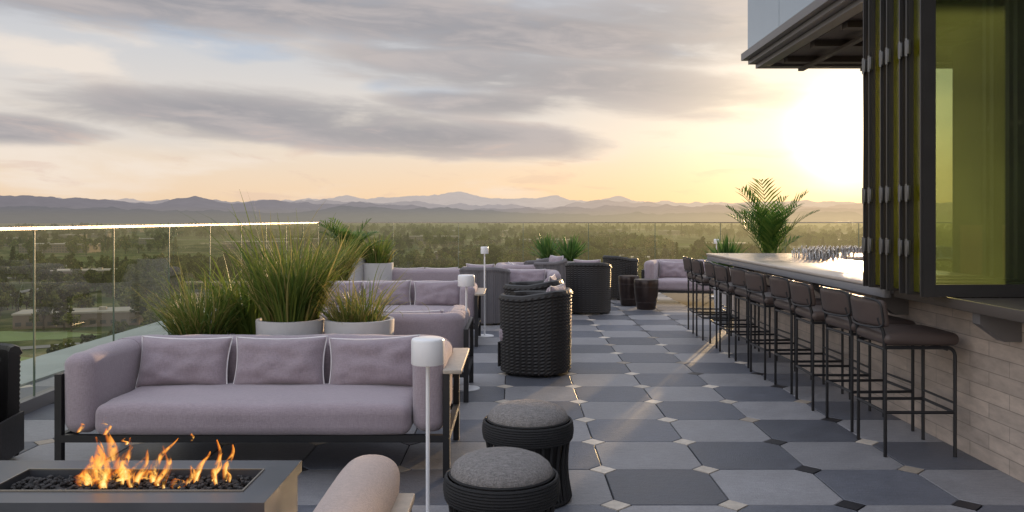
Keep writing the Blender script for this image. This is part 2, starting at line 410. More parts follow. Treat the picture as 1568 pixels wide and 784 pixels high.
# ---------------------------------------------------------------- sofas
def sofa(name,loc,rz,W=2.23,Dp=.88,seats=3,fab=fabric,pillows=True,shelf=True,H=.72):
    e=group(name,loc,rz)
    tkn=.19; a=W/2-tkn/2; yb=Dp/2-tkn/2; rc=.16; z0=.25
    path=[]
    yf=-Dp/2
    def seg(p,q,n): 
        for i in range(n): path.append((p[0]+(q[0]-p[0])*i/n,p[1]+(q[1]-p[1])*i/n))
    r=.08
    for dl in (0,.006,.02,.045): path.append((-a,yf+dl))
    seg((-a,yf+r),(-a,yb-rc),6)
    for i in range(8):
        th=math.pi-i/8*math.pi/2; path.append((-a+rc+rc*math.cos(th),yb-rc+rc*math.sin(th)))
    seg((-a+rc,yb),(0,yb),14)
    half=list(path); path=half+[(0,yb)]+[(-x,y) for x,y in reversed(half)]
    L=[0]
    for i in range(1,len(path)): L.append(L[-1]+math.dist(path[i],path[i-1]))
    tot=L[-1]; NS=28
    mb=MB(); rings=[]
    sd0=R.random()*40
    for i,(x,y) in enumerate(path):
        p0=Vector(path[max(i-1,0)]); p1=Vector(path[min(i+1,len(path)-1)]); d=(p1-p0).normalized(); n=Vector((-d.y,d.x))
        de=min(L[i],tot-L[i]); ins=0 if de>=r else r-math.sqrt(max(0,r*r-(r-de)**2))
        ins=min(ins,.075)
        hw=tkn/2-ins; hh=(H-z0)/2-ins*.9; rr=max(.012,.075-ins*.8); rr=min(rr,hw*.98)
        ring=[]
        for k in range(NS):
            th=(k+.5)/NS*2*math.pi
            cx=(hw-rr)*(1 if math.cos(th)>0 else -1); cz=(hh-rr)*(1 if math.sin(th)>0 else -1)
            px=cx+rr*math.cos(th); pz=cz+rr*math.sin(th)
            wob=.008*noise.noise(Vector((x*4+sd0,y*4,pz*6+3)))+.003*noise.noise(Vector((x*13+sd0,y*13,pz*9)))
            ring.append((x+n.x*(px+wob),y+n.y*(px+wob),z0+(H-z0)/2+pz+wob))
        rings.append(ring)
    vs=[p for g in rings for p in g]; fs=[]
    for i in range(len(rings)-1):
        for k in range(NS):
            fs.append((i*NS+k,(i+1)*NS+k,(i+1)*NS+(k+1)%NS,i*NS+(k+1)%NS))
    fs.append(tuple(range(NS))); fs.append(tuple((len(rings)-1)*NS+k for k in range(NS))[::-1])
    mb.add(vs,fs); mb.obj('upholstered_back_and_arms',fab,e)
    # stitched seams over the panel where the back meets each arm
    mb=MB()
    for ii in (10,len(rings)-11):
        ring=rings[ii]; c_=Vector(path[ii]+((H+z0)/2,))
        loop=[Vector(p)+(Vector(p)-c_).normalized()*.0005 for p in ring]
        mb.tube(loop,.0028,5,closed=True)
    mb.obj('seams',fabricP,e)
    sw=W-2*tkn-.01; sd=Dp-tkn+.01
    mb=MB()
    def crown(p):
        u=p.x/(sw/2); v=p.y/(sd/2)
        q=Vector(p)
        if p.z>0: q.z+=.022*(1-u**4)*(1-v*v)+.009*noise.noise(Vector((p.x*3+sd0,p.y*5,0)))+.003*noise.noise(Vector((p.x*9,p.y*14+sd0,0)))
        q.y-= .012*(1-u**6)*(1 if p.y<0 else 0)+ (.007*noise.noise(Vector((p.x*6,sd0,p.z*8))))
        return q
    mb.rbox((0,-tkn/2-.005,.335),(sw,sd,.18),.055,fn=crown,mid=22)
    mb.obj('seat_cushion',fab,e)
    mb=MB()
    hx=W/2+.012; 
    mb.box(-hx+.02,hx-.02,-Dp/2+.01,-Dp/2+.045,.205,.247); mb.box(-hx+.02,hx-.02,Dp/2-.045,Dp/2-.01,.205,.247)
    for sx in(-1,1):
        xx=sx*hx
        mb.box(xx-.018,xx+.018,-Dp/2+.046,Dp/2-.046,.206,.246)
        for sy in(-1,1):
            yy=sy*(Dp/2-.03)
            mb.box(xx-.02,xx+.02,yy-.02,yy+.02,0,.60)
        mb.box(xx-.016,xx+.016,-Dp/2+.052,Dp/2-.052,.575,.60)
    mb.obj('metal_frame',blackmetal,e,smooth=False)
    if shelf:
        mb=MB(); mb.box(hx-.02,hx+.09,-Dp/2-.0,Dp/2-.05,.603,.628,bev=.006)
        mb.obj('side_shelf',teak,e)
    if pillows:
        pw=sw/seats
        for k in range(seats):
            cx=-sw/2+pw*(k+.5)
            pillow(e,(cx+R.uniform(-.012,.012),Dp/2-tkn-.105,.425+.145),pw*.965,.335,.10,math.radians(-16),R.uniform(-.04,.04),fab if fab!=fabric else fabricP)
    return e
def pillow(parent,c,w_,h_,tk,tilt,roll,fab):
    mb=MB(); n=26; mrot=Matrix.Rotation(tilt,3,'X')@Matrix.Rotation(roll,3,'Y')
    sd=R.random()*50
    def pt(u,v,s):
        x=u*w_/2*(1-.06*(1-(v)**2)*abs(u)**3); z=v*h_/2*(1-.10*(1-u**2)*abs(v)**3)
        th=tk*(max(0,(1-u**4))*max(0,(1-v**4)))**.6
        th*=1+.28*noise.noise(Vector((u*2.6+sd,v*2.2,s)))+.08*noise.noise(Vector((u*7+sd,v*4,s)))
        return Vector((x,s*th,z))
    vs=[];fs=[];N=n+1
    for s in(-1,1):
        o=len(vs)
        for i in range(N):
            for j in range(N):
                u=math.sin((i/n-.5)*math.pi); v=math.sin((j/n-.5)*math.pi)
                vs.append(mrot@pt(u,v,s)+Vector(c))
        for i in range(n):
            for j in range(n):
                q=(o+i*N+j,o+(i+1)*N+j,o+(i+1)*N+j+1,o+i*N+j+1)
                fs.append(q if s<0 else q[::-1])
    mb.add(vs,fs); mb.obj('pillow',fab,parent)
    edge=[]
    for i in range(24): edge.append((-1+i/12,-1))
    for i in range(14): edge.append((1,-1+i/7))
    for i in range(24): edge.append((1-i/12,1))
    for i in range(14): edge.append((-1,1-i/7))
    mb=MB(); mb.tube([mrot@pt(u,v,0)+Vector(c) for u,v in edge],.006,6,closed=True); mb.obj('piping',piping,parent)

sofa('outdoor_sofa',(-1.52,4.78+.44,0),0)
sofa('outdoor_sofa',(-1.52,6.75+.44,0),math.pi,pillows=True)
sofa('outdoor_sofa',(-1.57,9.7+.44,0),0)
sofa('outdoor_sofa',(.2,12.6,0),0,W=1.0,seats=1,shelf=False)
sofa('outdoor_sofa',(-1.7,13.4,0),math.pi,W=2.0,seats=3,shelf=False)
sofa('outdoor_sofa',(.15,14.6,0),math.radians(100),W=1.1,seats=2,shelf=False)
sofa('outdoor_sofa',(3.15,14.9,0),math.radians(-18),W=1.5,seats=2,shelf=False,H=.76)
def lounge():
    e=group('lounge_armchair',(0,0,0))
    mb=MB()
    def wing(p):
        q=Vector(p)
        k=(p.y+.5)/1.0
        q.x+=.012*math.sin(p.z*6); q.z+=-.02*max(0,(k-.75)*4)**2*(1 if p.z>0 else 0)
        q+=Vector((1,0,1))*(.007*noise.noise(p*5)+.003*noise.noise(p*15))
        return q
    mb.rbox((-.49,2.35,.485),(.20,1.0,.47),.088,fn=wing,seg=6,mid=12)
    mb.rbox((-.95,1.93,.45),(.75,.18,.42),.085,mid=8)
    mb.rbox((-1.24,2.12,.465),(.17,.40,.47),.08,seg=5)
    mb.obj('upholstered_back_and_arms',tanfab,e)
    mb=MB(); mb.rbox((-.88,2.36,.335),(.58,.86,.18),.06); mb.obj('seat_cushion',tanfab,e)
    mb=MB(); mb.box(-1.36,-.375,2.80,2.835,.205,.245); mb.box(-1.36,-.375,1.85,1.885,.205,.245)
    for x in(-.37,-1.345):
        for y in(1.87,2.82): mb.box(x-.018,x+.018,y-.02,y+.02,0,.56 if (x>-1 or y<2) else .25)
    mb.box(-.386,-.354,1.892,2.798,.206,.244); mb.box(-1.36,-1.33,1.892,2.798,.206,.244)
    mb.obj('metal_frame',blackmetal,e,smooth=False)
    mb=MB(); mb.box(-.385,-.325,1.86,2.72,.575,.60,bev=.006); mb.obj('side_shelf',teak,e)
lounge()

# ---------------------------------------------------------------- woven tub chairs
def tub(name,loc,rz,mat,w_=.70,Hb=.79,Ha=.74,style=0,cush=True):
    e=group(name,loc,rz)   # opening faces -Y local
    NU=150; NV=46
    gap=math.radians(50)
    mb=MB()
    def plan(th,r):
        c=math.cos(th);s_=math.sin(th); k=2.4
        q=(abs(c)**k+abs(s_)**k)**(-1/k); return r*q*c,r*q*s_
    def shell(r0,inner,amp):
        vs=[];fs=[]
        for i in range(NU+1):
            u=i/NU; th=-math.pi/2+gap/2+u*(2*math.pi-gap)
            back=.5-.5*math.cos(2*math.pi*u)
            Ht=Ha+(Hb-Ha)*max(0,min(1,(back-.35)/.5))
            for j in range(NV+1):
                v=j/NV; z=.03+(Ht-.03)*v
                r=r0*(.975+.025*v)+ (.010 if v>.97 and not inner else 0)
                if amp:
                    if style==0: r+=amp*math.sin(i*math.pi/2.5)*(1 if (j%2) else -1)*.6+amp*(.6 if j%2 else -.2)
                    else: r+=amp*math.sin(i*math.pi*.9)
                x,y=plan(th,r); vs.append((x,y,z))
        for i in range(NU):
            for j in range(NV):
                q=(i*(NV+1)+j,(i+1)*(NV+1)+j,(i+1)*(NV+1)+j+1,i*(NV+1)+j+1)
                fs.append(q if not inner else q[::-1])
        mb.add(vs,fs); return vs
    R0=w_/2
    A=shell(R0,False,.005); B=shell(R0-.06,True,0)
    oB=(NU+1)*(NV+1)
    fs=[]
    for i in range(NU): fs.append((i*(NV+1)+NV,(i+1)*(NV+1)+NV,oB+(i+1)*(NV+1)+NV,oB+i*(NV+1)+NV))
    for i in(0,NU):
        for j in range(NV): fs.append((i*(NV+1)+j,i*(NV+1)+j+1,oB+i*(NV+1)+j+1,oB+i*(NV+1)+j))
    mb.f+=fs; mb.mi+=[0]*len(fs)
    rim=[]
    for i in range(0,NU+1,3):
        a=Vector(A[i*(NV+1)+NV]); b=Vector(B[i*(NV+1)+NV]); rim.append((a+b)/2)
    mb.tube(rim,.034,8)
    mb.box(-.17,.17,-R0*.985,-R0*.93,.06,.30)
    mb.obj('woven_shell',mat,e,smooth=(style==1))
    if cush:
        mb=MB(); mb.rbox((0,-.03,.38),(w_-.16,w_-.14,.14),.05); mb.obj('seat_cushion',fabric,e)
        pillow(e,(0,R0-.15,.69),.42,.36,.07,math.radians(-12),0,fabricP)
    mb=MB()
    for sx in(-1,1):
        for sy in(-1,1): mb.box(sx*R0*.6-.02,sx*R0*.6+.02,sy*R0*.6-.02,sy*R0*.6+.02,0,.05)
    mb.obj('feet',blackmetal,e)
    return e
tub('wicker_armchair',(.215,8.12,0),math.radians(-112),wicker,w_=.68)
tub('wicker_armchair',(.22,9.40,0),math.radians(-100),wicker,w_=.66)
tub('wicker_armchair',(1.20,13.3,0),math.radians(170),wicker,w_=.72)
tub('wicker_armchair',(-3.36,4.95,0),math.radians(100),wicker,w_=.66,Hb=.72,Ha=.68,cush=False)
tub('rope_armchair',(-.42,12.0,0),math.radians(165),greyrope,w_=.70,style=1)
tub('rope_armchair',(.55,14.4,0),math.radians(-60),greyrope,w_=.70,style=1)

# ---------------------------------------------------------------- rope stools
blackrope=PM('black_rope',(.013,.013,.015),.7,var=.3,vscale=90,bump=.5,bscale=300)
def rstool(loc):
    e=group('rope_stool',loc)
    H=.42
    mb=MB()
    def rad(v): return .232-.022*math.sin(v*math.pi)
    mb.rev([(.17,.01)]+[(rad(i/10)-.03,.01+i/10*(H-.03)) for i in range(11)],seg=28,mi=0)
    n=54
    for k in range(n):
        a=k/n*2*math.pi; tw_=.10*(1 if k%2 else -1)
        path=[]
        for i in range(9):
            v=i/8; aa=a+tw_*math.sin(v*math.pi*.5)*.6; r=rad(v)
            path.append((r*math.cos(aa),r*math.sin(aa),.012+v*(H-.06)))
        mb.tube(path,.0085,5)
    for k in range(8):
        z=H-.090+k*.012; r=rad(1)+.003+.006*math.sin(k/7*math.pi)
        mb.tube([(r*math.cos(a/36*2*math.pi),r*math.sin(a/36*2*math.pi),z) for a in range(36)],.008,6,closed=True)
    mb.tube([(.225*math.cos(a/36*2*math.pi),.225*math.sin(a/36*2*math.pi),.012) for a in range(36)],.012,6,closed=True)
    mb.obj('rope_base',blackrope,e)
    mb=MB(); mb.rev([(.208,H-.008),(.217,H+.006),(.216,H+.020),(.205,H+.042),(.18,H+.062),(.14,H+.078),(.09,H+.088),(.045,H+.092),(0.0001,H+.093)],seg=48)
    mb.obj('cushion',tweed,e)
    mb=MB(); mb.tube([(.219*math.cos(a/48*2*math.pi),.219*math.sin(a/48*2*math.pi),H+.006) for a in range(48)],.006,6,closed=True); mb.obj('welt',blackrope,e)
rstool((-.052,3.50,0)); rstool((.075,4.46,0))

# ---------------------------------------------------------------- lamps
def lamp(x,y,H,r=.08,hh=.125):
    e=group('floor_lamp',(x,y,0))
    mb=MB(); mb.rev([(.001,0),(.12,0),(.122,.006),(.118,.012),(.012,.014),(.0095,.02),(.0095,H-hh+.01)],seg=24); mb.obj('pole_and_base',whitepaint,e)
    mb=MB(); mb.rev([(r*.5,H-hh+.01),(r*.94,H-hh+.004),(r*.97,H-hh),(r,H-hh+.004),(r,H-.012),(r*.96,H-.003),(r*.90,H),(.0001,H)],seg=40); mb.obj('shade',whitepaint,e)
lamp(PX(655,4.0),4.0,.925)
lamp(PX(714,7.3),7.3,1.01,.075,.10)
lamp(PX(742,10.6),10.6,1.15,.05,.09)
lamp(PX(1097,16.),16.,1.12,.05,.09)

# ---------------------------------------------------------------- fire table
ft=group('fire_table')
xl,xr,ya,yb_,zt=-2.45,-.951,3.146,3.70,.42
rl,rr_,ra,rb=-2.087,-1.08,3.28,3.555
mb=MB()
mb.box(xl,xr,ya,ra,zt-.05,zt); mb.box(xl,xr,rb,yb_,zt-.05,zt); mb.box(xl,rl,ra,rb,zt-.05,zt); mb.box(rr_,xr,ra,rb,zt-.05,zt)
mb.box(xl+.015,xr-.015,ya+.015,ya+.03,0,zt-.052); mb.box(xl+.015,xr-.015,yb_-.03,yb_-.015,0,zt-.052)
mb.box(xl+.015,xl+.03,ya+.031,yb_-.031,0,zt-.052); mb.box(xr-.03,xr-.015,ya+.031,yb_-.031,0,zt-.052)
mb.box(rl,rr_,ra,rb,zt-.12,zt-.10)
mb.obj('table_body',firemetal,ft,smooth=False)
mb=MB()
b=.006
mb.box(rl-b,rr_+b,ra-b,ra,zt+.001,zt+.006); mb.box(rl-b,rr_+b,rb,rb+b,zt+.001,zt+.006); mb.box(rl-b,rl,ra+.0005,rb-.0005,zt+.001,zt+.006); mb.box(rr_,rr_+b,ra+.0005,rb-.0005,zt+.001,zt+.006)
mb.obj('burner_trim',stainless,ft,smooth=False)
mb=MB()
ico=bmesh.new(); bmesh.ops.create_icosphere(ico,subdivisions=1,radius=1); iv=[v.co.copy() for v in ico.verts]; ifc=[tuple(v.index for v in f.verts) for f in ico.faces]; ico.free()
for k in range(1500):
    c=Vector((R.uniform(rl+.01,rr_-.01),R.uniform(ra+.01,rb-.01),zt-.035+R.uniform(-.03,.02))); s_=R.uniform(.007,.014)
    mb.add([c+Vector((v.x*R.uniform(.7,1.3),v.y*R.uniform(.7,1.3),v.z*R.uniform(.6,1.1)))*s_ for v in iv],ifc)
mb.obj('lava_rock',lava,ft,smooth=False)
m,tt,oo=newmat('flame')
uvn=tt.new('ShaderNodeUVMap').outputs[0]; ux,uy,_=tt.sep(uvn)
pos=tt.new('ShaderNodeTexCoord').outputs['Object']
nn=tt.noise(tt.vm('MULTIPLY',pos,(1,1,.5)),26,3,.6,.8)
ed=tt.m('SUBTRACT',1.0,tt.m('POWER',tt.m('ABSOLUTE',tt.m('MULTIPLY_ADD',ux,2.,-1.)),2.))
al=tt.m('MULTIPLY',ed,tt.ss(nn,.36,.60)); al=tt.m('MULTIPLY',al,tt.m('SUBTRACT',.95,tt.m('MULTIPLY',uy,.35)),clamp=True)
heat=tt.m('MULTIPLY',tt.m('MULTIPLY',ed,nn),tt.m('SUBTRACT',1.7,uy))
cc=tt.ramp(heat,[(0,(1,.12,.01)),(.35,(1,.30,.03)),(.7,(1,.50,.10)),(1,(1,.72,.28))])
em=tt.new('ShaderNodeEmission'); tt.put(em.inputs[0],cc); em.inputs[1].default_value=1.6
tp=tt.new('ShaderNodeBsdfTransparent')
tt.l.new(tt.mixs(al,tp.outputs[0],em.outputs[0]),oo.inputs[0]); flamem=m
mb=MB(); mb.uv=[]
def tongue(x,y,h,w_,lean,ph,z0=None):
    n=16; vs=[];uv=[]; ang=R.uniform(-.7,.7)
    z0=zt-.02 if z0 is None else z0
    for i in range(n+1):
        v=i/n; ww=w_*(math.sin(min(1,v*1.6+.18)*math.pi*.5))*(1-v)**.75+.001
        cx=x+lean*v**1.4+.035*math.sin(v*6+ph)*v*h*4; cy=y+.02*math.sin(v*5+ph*2)
        for k in range(5):
            q=k/4-.5
            vs.append((cx+q*ww*math.cos(ang),cy+q*ww*math.sin(ang)+.015*math.cos(q*3),z0+v*h)); uv.append((k/4,v))
    fs=[(i*5+k,i*5+k+1,(i+1)*5+k+1,(i+1)*5+k) for i in range(n) for k in range(4)]
    mb.add(vs,fs); mb.uv+=uv
fx=lambda px:(px-787)*3.42/F
for px,h,w_,le in [(125,.10,.09,.02),(140,.13,.12,.03),(155,.20,.12,-.02),(165,.24,.10,.03),(150,.16,.15,.0),(178,.14,.10,.02),(190,.20,.07,.05),(205,.12,.06,.03),(218,.15,.06,.05),(232,.18,.06,.07),(248,.10,.05,.04),(262,.17,.06,.01),(285,.08,.05,.02),(300,.13,.05,.04),(318,.12,.05,.06),(335,.19,.05,.02),(342,.16,.05,.03),(350,.10,.05,.0),(135,.06,.16,0),(175,.06,.2,0),(225,.05,.16,0),(275,.04,.12,0)]:
    tongue(fx(px)+R.uniform(-.01,.01),3.42+R.uniform(-.05,.05),h*1.0,w_,le,R.uniform(0,6))
for px,z in [(122,.64),(158,.66),(163,.63),(292,.60),(190,.58)]:
    tongue(fx(px),3.42,.035,.03,.005,R.uniform(0,6),z0=z-.02)
mb.obj('flames',flamem,ft)

# ---------------------------------------------------------------- plants
def strip(mb,base,dirx,diry,L,w_,droop,n=7,lean=.3,mi=0):
    vs=[]; p=Vector(base); ang=math.atan2(diry,dirx); sa=ang+R.uniform(-1.2,1.2); side=Vector((-math.sin(sa),math.cos(sa),0))
    el=math.pi/2-lean; curl=R.uniform(-.6,.6)/n
    for i in range(n+1):
        v=i/n; ww=w_*(1-v**2.2)*.5+.0006
        vs.append(p-side*ww); vs.append(p+side*ww)
        p=p+Vector((math.cos(ang)*math.cos(el),math.sin(ang)*math.cos(el),math.sin(el)))*(L/n)
        el-=droop/n*(.2+1.7*v*v); ang+=curl
    mb.add(vs,[(2*i,2*i+1,2*i+3,2*i+2) for i in range(n)],mi)
def pot(e,r0,r1,h):
    mb=MB(); mb.rev([(r0,0),(r0+(r1-r0)*.5,h*.5),(r1,h-.01),(r1-.003,h),(r1-.03,h),(r1-.035,h-.06)],seg=40)
    mb.obj('pot',potgrey,e)
    mb=MB(); mb.rev([(.001,h-.05),(r1-.034,h-.055)],seg=24); mb.obj('soil',soil,e)
def grassplant(x,y,ph,r1,Lg,n,mix_=.3,spread=.8,w_=.009,name='ornamental_grass_planter'):
    e=group(name,(x,y,0)); pot(e,r1*.85,r1,ph)
    mb=MB()
    tufts=[(R.uniform(0,6.283),r1*.6*math.sqrt(R.random()),R.uniform(.65,1.15)) for _ in range(12)]
    for k in range(n):
        ta,tr_,tl=R.choice(tufts)
        a=R.uniform(0,2*math.pi); bx=tr_*math.cos(ta)+.05*math.cos(a); by=tr_*math.sin(ta)+.05*math.sin(a)
        strip(mb,(bx,by,ph-.06),math.cos(a)+.8*math.cos(ta),math.sin(a)+.8*math.sin(ta),tl*Lg*R.uniform(.4,1.15),w_*R.uniform(.5,1.4),R.uniform(.2,3.2)*spread,9,R.uniform(.02,.5)*spread+tr_/r1*.15,1 if R.random()<mix_ else 0)
    mb.obj('grass_blades',[grassm,grassy],e)
grassplant(-2.36,6.25,.62,.24,.62,750,.35,1.15,.009)
grassplant(-1.68,6.2,.755,.25,.84,1000,.2,.80,.011)
grassplant(-1.16,6.2,.755,.26,.46,420,.6,1.4,.007)
grassplant(-2.05,6.5,.60,.22,.62,400,.05,.8,.026,'shrub_planter')
grassplant(PX(497,10.9),11.3,.66,.30,.78,800,.5,.9,.012)
grassplant(PX(578,13.),13.,.82,.25,.55,450,.1,1.0,.02,'shrub_planter')
def palm(x,y,ph,r1,n,Lf,name='palm_planter',lean=.5,stem=0.,seed=1,lf=.30,drp=1.,lw=.009,ang0=1.):
    rr=random.Random(seed)
    e=group(name,(x,y,0)); pot(e,r1*.85,r1,ph); mb=MB()
    if stem:
        for q in range(6):
            mb.tube([(rr.uniform(-.07,.07),rr.uniform(-.07,.07),ph-.06),(rr.uniform(-.06,.06),rr.uniform(-.06,.06),ph+stem)],.014,6)
    for k in range(n):
        a=k*2.399+rr.uniform(-.3,.3); L=Lf*rr.uniform(.6,1.1); el=math.pi/2-rr.uniform(.08,.9)*lean*2
        p=Vector((0,0,ph-.05+stem*rr.uniform(.1,1))); d0=Vector((math.cos(a),math.sin(a),0)); side=Vector((-d0.y,d0.x,0)); dr=rr.uniform(.8,1.5)*drp; path=[]
        n_=18
        for i in range(n_+1):
            v=i/n_; path.append(p.copy()); tdir=d0*math.cos(el)+Vector((0,0,math.sin(el))); nrm=side.cross(tdir)*-1
            if v>.2:
                for sg in(-1,1):
                    ll=L*lf*math.sin(min(1,(v-.08)*1.08)*math.pi)**.5*rr.uniform(.8,1.1)
                    dd=(side*sg*.8*ang0+tdir*.7+nrm*.35*rr.uniform(.3,1)).normalized()
                    wv_=tdir*lw
                    q=p+dd*ll*.45; q2=p+dd*ll+Vector((0,0,-.12*ll))
                    mb.add([p-wv_*.6,p+wv_*.6,q+wv_,q-wv_,q2],[(0,1,2,3),(3,2,4)])
            p=p+tdir*(L/n_); el-=dr/n_*(.3+v)
        mb.tube(path,[.007*(1-i/n_*.8) for i in range(n_+1)],4)
    mb.obj('fronds',palmm,e)
palm(PX(538,13.),12.9,.90,.24,26,.76,seed=4,lean=.5,lw=.013,lf=.36)
palm(PX(1176,13.2),13.2,.70,.3,24,1.15,seed=12,lean=.36,stem=.40,lf=.36,drp=.8,lw=.019,ang0=.8)
def spiky(x,y,ph,r1,L,n=90,w_=.045):
    e=group('spiky_plant_planter',(x,y,0)); pot(e,r1*.8,r1,ph); mb=MB()
    for k in range(n):
        a=R.uniform(0,2*math.pi); strip(mb,(.03*math.cos(a),.03*math.sin(a),ph-.04+R.uniform(0,.06)),math.cos(a),math.sin(a),L*R.uniform(.8,1.05),w_,R.uniform(0,.5),5,R.uniform(.05,1.3))
    mb.obj('leaves',agavem,e)
spiky(PX(838,15.2),15.2,.78,.20,.50); spiky(PX(872,14.8),14.8,.76,.21,.50)
spiky(PX(1112,13.2),13.2,.74,.22,.52)

# ---------------------------------------------------------------- side tables
def drum(x,y,r,h):
    mb=MB(); mb.rev([(.001,0),(r*.72,0),(r*.78,.03),(r*.95,h*.5),(r,h*.85),(r*.985,h-.01),(r*.95,h),(.001,h-.002)],seg=36)
    for z in (.12,.25,.38):
        mb.tube([(r*(.80+.2*min(1,z/h*1.2)+.006)*math.cos(a/32*6.2832),r*(.80+.2*min(1,z/h*1.2)+.006)*math.sin(a/32*6.2832),z) for a in range(32)],.004,5,closed=True)
    mb.obj('drum_side_table',bronze,loc=(x,y,0))
drum(PX(991,13.7),13.8,.205,.50); drum(PX(964,14.3),14.4,.18,.52)
tub('wicker_armchair',(PX(950,15.6),15.6,0),math.radians(120),wicker,w_=.62,cush=False)

# ---------------------------------------------------------------- bar
bar=group('outdoor_bar')
m,tt,oo=newmat('bar_stone_tile')
tc=tt.new('ShaderNodeTexCoord').outputs['Object']; x_,y_,z_=tt.sep(tc)
br=tt.new('ShaderNodeTexBrick'); tt.put(br.inputs['Vector'],tt.comb(y_,z_,0.))
br.inputs['Scale'].default_value=1; br.inputs['Brick Width'].default_value=.42; br.inputs['Row Height'].default_value=.095; br.inputs['Mortar Size'].default_value=.003
br.inputs['Color1'].default_value=(.56,.455,.375,1); br.inputs['Color2'].default_value=(.45,.37,.31,1); br.inputs['Mortar'].default_value=(.30,.25,.21,1)
n_=tt.noise(tt.vm('MULTIPLY',tc,(1,1,3)),7,5,.6); f_=tt.m('MULTIPLY_ADD',n_,.8,.57)
p_=tt.new('ShaderNodeBsdfPrincipled'); tt.put(p_.inputs['Base Color'],tt.vm('MULTIPLY',br.outputs[0],tt.comb(f_,f_,f_))); p_.inputs['Roughness'].default_value=.5
bb=tt.new('ShaderNodeBump'); bb.inputs['Strength'].default_value=.4; bb.inputs['Distance'].default_value=.004; tt.put(bb.inputs['Height'],tt.m('SUBTRACT',n_,br.outputs['Fac'])); tt.l.new(bb.outputs[0],p_.inputs['Normal'])
tt.l.new(p_.outputs[0],oo.inputs[0]); stone=m
mb=MB(); mb.box(2.90,3.05,-5,10.9,0,.955); mb.box(3.051,4.9,10.78,10.9,0,.955); mb.obj('stone_front',stone,bar,smooth=False)
mb=MB(); mb.box(2.56,3.75,5.72,11.0,1.02,1.05,0,bev=.008); mb.box(3.752,5.6,9.6,11.0,1.02,1.05,0,bev=.008); mb.obj('counter_top',countertop,bar)
mb=MB(); mb.box(2.57,2.62,5.73,10.98,.955,1.018,bev=.006); mb.box(2.621,5.6,10.93,10.975,.965,1.018); mb.box(2.625,2.895,5.73,10.9,.985,1.015)
mb.obj('counter_edge',counteredge,bar)
mb=MB()
for y in [0.6,2.0,3.4,4.75,6.1,7.4,8.7,10.0]:
    mb.add([(2.66,y-.04,.962),(2.66,y+.04,.962),(2.897,y-.04,.962),(2.897,y+.04,.962),(2.66,y-.04,.90),(2.66,y+.04,.90),(2.80,y-.04,.80),(2.80,y+.04,.80),(2.897,y-.04,.80),(2.897,y+.04,.80)],
     [(0,1,3,2),(0,4,5,1),(4,6,7,5),(6,8,9,7),(0,2,8,6,4),(1,5,7,9,3),(2,3,9,8)])
mb.obj('corbels',fascia,bar,smooth=False)
mb=MB(); mb.box(2.62,3.3,-5,5.70,.965,1.03,bev=.006); mb.obj('window_sill',soffitm,bar)
mb=MB()
for a in range(22):
    for b in range(7):
        x=3.30+a*.098+R.uniform(-.015,.015); y=9.0+b*.12+ (0 if x<3.6 else .75)+R.uniform(-.01,.01); h=R.choice([.09,.12,.12]); r=.036
        mb.rev([(r*.75,1.052),(r*.8,1.056),(r,1.05+h)],c=(x,y,0),seg=10)
        mb.f.pop(); mb.mi.pop()
mb.obj('glassware',tumbler,bar)
def bstool(y,j):
    e=group('bar_stool',(2.57+j,y,0),R.uniform(-.06,.06))
    mb=MB(); r=.0115; bx,fxx,sy=-.22,.22,.205
    for s_ in(-1,1):
        mb.tube([(bx,s_*sy,0),(bx,s_*sy,.68),(bx-.01,s_*sy,.78),(bx-.04,s_*(sy-.01),.88)],r,8)
        pth=[(fxx,s_*sy,0),(fxx,s_*sy,.64)]
        for i in range(1,6):
            th=i/5*math.pi/2; pth.append((fxx-.05+.05*math.cos(th),s_*sy,.64+.05*math.sin(th)))
        pth+=[(bx,s_*sy,.69)]
        mb.tube(pth,r,8)
        mb.tube([(bx,s_*sy,.28),(fxx,s_*sy,.28)],r*.9,8)
    mb.tube([(bx,-sy,.28),(bx,sy,.28)],r*.9,8); mb.tube([(fxx,-sy,.28),(fxx,sy,.28)],r*.9,8)
    mb.tube([(fxx,-sy,.34),(fxx,sy,.34)],r*.7,8)
    mb.tube([(bx,-sy,.68),(bx,sy,.68)],r*.9,8); mb.tube([(fxx-.05,-sy,.68),(fxx-.05,sy,.68)],r*.9,8)
    mb.obj('metal_frame',blackmetal,e)
    mb=MB()
    def cr(p):
        q=Vector(p)
        if p.z>0: q.z+=.016*(1-(p.x/.24)**2)*(1-(p.y/.235)**2)
        return q
    mb.rbox((.005,0,.742),(.48,.47,.08),.038,fn=cr)
    mb.obj('seat',leather,e)
    mb=MB()
    def cb(p):
        q=Vector(p); q.x+=1.1*(p.y**2)+(-.15*p.z); return q
    mb.rbox((bx-.065,0,.905),(.055,.46,.175),.027,fn=cb,mid=8)
    mb.obj('backrest',leather,e)
    mb=MB(); pp=[]
    hw=.235; hz=.093
    for i in range(40):
        a=i/40*2*math.pi; cy_=abs(math.cos(a))**.35*(1 if math.cos(a)>0 else -1)*hw; cz=abs(math.sin(a))**.35*(1 if math.sin(a)>0 else -1)*hz
        pp.append((bx-.092+1.1*cy_**2-.15*cz,cy_,.905+cz))
    mb.tube(pp,.007,6,closed=True); mb.obj('backrest_trim',blackmetal,e)
for k in range(10): bstool(5.42+.625*k,R.uniform(-.03,.03))

